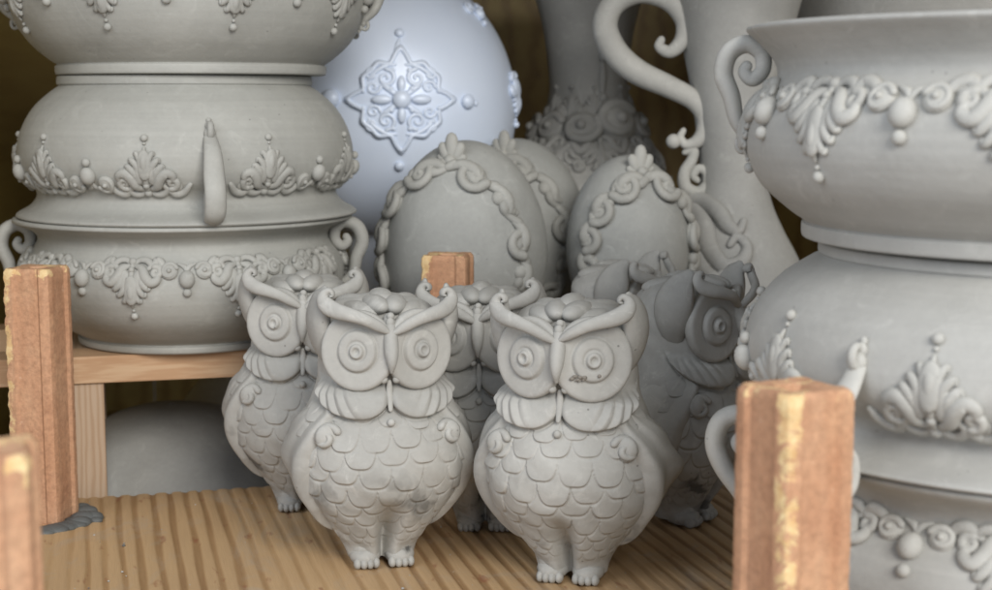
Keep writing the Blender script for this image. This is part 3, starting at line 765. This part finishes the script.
# ------------------------------------------------------------------ egg urns
def egg_urn(px, py, d, rx, rz, yaw, label, alpha=61, pitchd=-4, nscroll=12):
    a = pix(px, py, d)
    t = thing('egg_urn', label, 'urn', (a.x, d, 0), -math.atan2(a.x, d), 'grey clay egg-shaped urns with scroll borders')
    zc_ = a.z; ry = rx*.95
    def wid(z): return 1-.05*((z-zc_)/rz)          # narrower upwards like an egg
    prof = [(0, 4.6), (.5, 4.9), (1.2, 4.5), (zc_-rz-.2, 2.6)]+[(zc_+rz*math.sin(q), max(.05, rx*math.cos(q)*wid(zc_+rz*math.sin(q)))) for q in np.linspace(-1.2, PI/2, 26)]
    solid_lathe(prof, 'body', M['egg'], t, 96, 5)
    Ax = np.array([math.sin(yaw), -math.cos(yaw), math.sin(R_(pitchd))]); Ax /= np.linalg.norm(Ax)
    U = nrmz(np.cross(np.array([0, 0, 1.]), Ax)); W = np.cross(Ax, U)
    al = R_(alpha); Rm = (rx+rz)/2*math.sin(al)
    def mp(S, T):
        S = np.asarray(S, float); T = np.asarray(T, float)
        ph = S/Rm; aa = al+T/((rx+rz)/2)
        D = np.cos(aa)[..., None]*Ax+np.sin(aa)[..., None]*(np.sin(ph)[..., None]*U+np.cos(ph)[..., None]*W)
        k = (D/np.array([rx, ry, rz])); k = 1/np.linalg.norm(k, axis=-1, keepdims=True)
        P = D*k; f = (1-.05*P[..., 2:3]/rz); Nn = nrmz(P/np.array([rx, ry, rz])**2)
        P = P*np.concatenate([f, f, np.ones_like(f)], -1)
        return P+np.array([0, 0, zc_]), Nn
    tot = 2*PI*Rm; st_ = tot/nscroll
    mb = MB(); ss = np.linspace(0, tot, nscroll*6+1)
    stroke(mb, mp, list(zip(ss, .45*np.sin(ss/st_*2*PI))), [.40+.10*math.sin(x*3.1) for x in ss], 1, .9, 3, 9)
    mb.build('border_band', M['orn'], t)
    for i in range(nscroll):
        s0 = (i+.5)*st_; q = 1 if s0 < tot/2 else -1
        mb = MB()
        u = lambda x: s0+q*x
        kk = 1.45
        pts = [(u(-.48*st_), -.05), (u(-.2*st_), .42), (u(.08*st_), .38), (u(.3*st_), 0)]
        stroke(mb, mp, pts, [.32, .54, .58, .4], 1, 1.0)
        if i % 2 == 0 or q < 0:
            stroke(mb, mp, spiral(u(.12*st_), -.1, 1.4, .24, 0 if q > 0 else PI, -q*1.4, 14), np.linspace(.48, .32, 14), 1, 1.3, 3)
            bead(mb, mp, u(.12*st_), -.1, 1.3, .35, .1); bead(mb, mp, u(.12*st_), -.1, .34, 1, 1.4)
        else:
            bead(mb, mp, u(-.1*st_), -.05, .72, .8, .4, 1, 1.1); bead(mb, mp, u(.3*st_), .3, .5, .8, .6)
        if i % 3 == 1: bead(mb, mp, u(.4*st_), .75, .32, .8, .6)
        mb.build('border_scroll', M['orn'], t)
    mb = MB(); f = lambda S, T: mp(np.asarray(S), -np.asarray(T)+0)
    # crown leaf on top of the border
    for x, tt, r_ in ((0, .9, .55), (-.55, .6, .4), (.55, .6, .4), (0, 1.55, .36)): bead(mb, mp, x, tt, r_, .8, .5)
    rosette(mb, mp, -1.1, .1, .6, 1, 0); rosette(mb, mp, 1.1, .1, .6, -1, PI)
    P, Nn = mp(np.array([0.]), np.array([1.3])); 
    top = P[0]+np.array([0, 0, .2])
    for ang_, ln, r_ in ((0, 2.5, .52), (.45, 1.9, .46), (-.45, 1.9, .46), (.95, 1.3, .36), (-.95, 1.3, .36)):
        A = []
        for u_ in np.linspace(0, 1, 6):
            x = math.sin(ang_)*ln*u_; A.append((top[0]+x*math.cos(yaw), top[1]+x*math.sin(yaw), top[2]-.9+math.cos(ang_)*ln*u_, r_*(.7+.6*math.sin(u_*2.4))))
        A = np.array(A); sweep(mb, A[:, :3], (math.sin(yaw), -math.cos(yaw), 0), A[:, 3], A[:, 3]*.8, 10)
    mb.build('crown', M['orn'], t)
    return t
egg_urn(466, 248, 139, 7.6, 10.0, R_(-20), 'grey egg-shaped urn with a scroll border behind the small orange post top')
egg_urn(516, 232, 154, 7.4, 9.6, R_(-20), 'grey egg-shaped urn half hidden behind the right side of the front egg urn')
egg_urn(628, 243, 143, 5.9, 8.4, R_(22), 'darker egg-shaped urn with a scroll border, under the big S-shaped handle', nscroll=12)

# ------------------------------------------------------------------ tall back vases
def P2(px, py, d): return pix(px, py, d)
# slim vase with relief scrolls
d = 176; cx = 588
t = thing('tall_vase', 'tall slim grey vase with scroll relief, right of the silver vase', 'vase', (P2(cx, 100, d).x, d, 0))
zz = lambda y: P2(cx, y, d).z
k = d/F
prof = [(0, 6), (.6, 6.4), (2, 5.5), (zz(330), 7), (zz(260), 9.6), (zz(205), 10.4), (zz(165), 8.6), (zz(130), 6.0), (zz(95), 4.6), (zz(50), 4.9), (zz(10), 5.8), (zz(-30), 7.4), (zz(-50), 8.2)]
L = solid_lathe(prof, 'body', M['back'], t)
for th_, y_, sgn, r_ in ((-46, 128, 1, 2.0), (-10, 128, -1, 2.4), (30, 122, 1, 2.9), (68, 125, -1, 2.2), (-80, 130, 1, 2.0)):
    mb = MB(); rosette(mb, L.mapper(zz(y_), 1, R_(th_)), 0, 0, r_, sgn, .5)
    stroke(mb, L.mapper(zz(y_), 1, R_(th_)), [(r_*.2, -r_*.9), (r_*1.0, -r_*1.3), (r_*1.6, -r_*.6), (r_*1.5, .2)], [.3, .45, .4, .2], .9, .5)
    mb.build('relief_scroll', M['back'], t)
for th_ in (-62, -28, 8, 44, 80): palmette(L.mapper(zz(136), 1, R_(th_)), 1.25).build('relief_palmette', M['back'], t)
for th_ in (-64, -36, -4, 40, 74):
    palmette(L.mapper(zz(120), -1, R_(th_+9)), .95).build('relief_palmette', M['back'], t)
for th_ in (-50, -20, 16, 56): fruit_cluster(L.mapper(zz(160), 1, R_(th_)), 1.1).build('relief_cluster', M['back'], t)
for th_ in (5,): 
    for yy in (58, 98): 
        mb = MB(); bead(mb, L.mapper(zz(yy), 1, R_(th_+12)), 0, 0, .6); mb.build('bead', M['back'], t)
mb = MB(); stroke(mb, L.mapper(zz(80), 1, R_(17)), [(0, 2), (0, 0), (0, -2)], [.3, .5, .3]); mb.build('relief_stem', M['back'], t)
# amphora with the S handle
d = 151; cx = 735
t = thing('amphora', 'big grey amphora with a curling S-shaped handle, behind the right bowl stack', 'vase', (P2(cx, 100, d).x, d, 0))
zz = lambda y: P2(cx, y, d).z
k = d/F
prof = [(0, 6), (.6, 6.5), (2, 5.6), (zz(420), 8.2), (zz(340), 84*k), (zz(300), 80*k), (zz(262), 68*k), (zz(228), 50*k), (zz(200), 38*k), (zz(170), 34*k), (zz(100), 42*k), (zz(50), 52*k), (zz(0), 63*k), (zz(-60), 84*k), (zz(-75), 87*k)]
L = solid_lathe(prof, 'body', M['back'], t)
def local(px, py, dd=0):
    p = P2(px, py, d); return (p.x-P2(cx, 100, d).x, dd, p.z)
def free_tube(pts, rad, flat=1.0, dd=-1.0, n=6):
    A = smooth_path(np.array([(*local(x, y, dd), r_*k) for (x, y), r_ in zip(pts, rad)]), n)
    mb = MB(); sweep(mb, A[:, :3], (0, -1., 0), A[:, 3], A[:, 3]*flat, 14); return mb
mb = free_tube([(682, 130), (679, 137), (684, 144), (694, 142), (702, 132), (703, 116), (692, 100), (668, 87), (636, 72), (614, 52), (604, 26), (614, 3), (640, -8), (668, 0), (683, 20), (681, 40), (669, 52), (658, 47), (660, 40)],
               [3, 4, 5, 6.5, 8, 9, 10, 11, 12.5, 13, 12.5, 12, 12, 11.5, 10, 8, 6.5, 5, 4], .95, -1.2)
mb.ball(local(672, 141, -1.2), .75); mb.build('handle', M['orn_r'], t)
mb = free_tube([(683, 152), (692, 150), (690, 160), (683, 172), (684, 186), (696, 192), (706, 184), (705, 172), (697, 168), (692, 175), (696, 180)], [3, 5, 5.5, 6, 6.5, 6.5, 6, 5, 4.5, 4, 3], .9, -1.2)
mb.build('handle_curl', M['orn'], t)
ac = [([(674, 194), (690, 202), (706, 210), (718, 228), (722, 250), (735, 266), (752, 262), (759, 248), (750, 238), (742, 246)], [4, 8, 10, 10, 9, 8, 7, 5, 4, 3]),
      ([(696, 200), (718, 204), (733, 214), (742, 228), (752, 232), (758, 222)], [5, 8, 8, 7, 5, 3]),
      ([(712, 230), (708, 254), (715, 272), (728, 278), (735, 270), (728, 263)], [7, 9, 8, 6, 5, 3]),
      ([(692, 210), (681, 230), (683, 250), (695, 260), (705, 252), (698, 243)], [7, 9, 9, 7, 5, 3]),
      ([(697, 214), (695, 226), (698, 238)], [6, 9, 6]), ([(684, 262), (692, 276), (684, 286), (678, 280)], [5, 6, 5, 3]),
      ([(720, 278), (722, 292), (732, 302)], [5, 6, 4])]
for i, (pts, rad) in enumerate(ac):
    A = []
    for (x, y), r_ in zip(pts, rad):
        x = 496+(x-496)*.955-10; y = 98+(y-98)*.955; r_ *= 1.1; l = local(x, y); Rl = L.R(l[2]); xx = l[0]
        yy = -math.sqrt(max(Rl*Rl-xx*xx, .5)) if abs(xx) < Rl else -.5
        A.append((xx, yy-.3, l[2], r_*k))
    A = smooth_path(np.array(A), 5); mb = MB()
    sweep(mb, A[:, :3], (-.3, -1., 0), A[:, 3], A[:, 3]*.7, 10); mb.build('acanthus_lobe', M['back'], t)

# wide planter behind the right stack
d = 166; cx = 960
t = thing('planter', 'wide plain grey planter far behind the flared rim of the right stack', 'planter', (P2(cx, 100, d).x, d, 0))
zz = lambda y: P2(cx, y, d).z
k = d/F
solid_lathe([(0, 7.2), (.5, 7.5), (4, 7.8), (zz(230), 110*k), (zz(170), 130*k), (zz(100), 158*k), (zz(40), 180*k), (zz(0), 190*k), (zz(-60), 198*k), (zz(-75), 203*k), (zz(-90), 205*k), (zz(-92), 198*k)], 'body', M['bowl_r'], t)
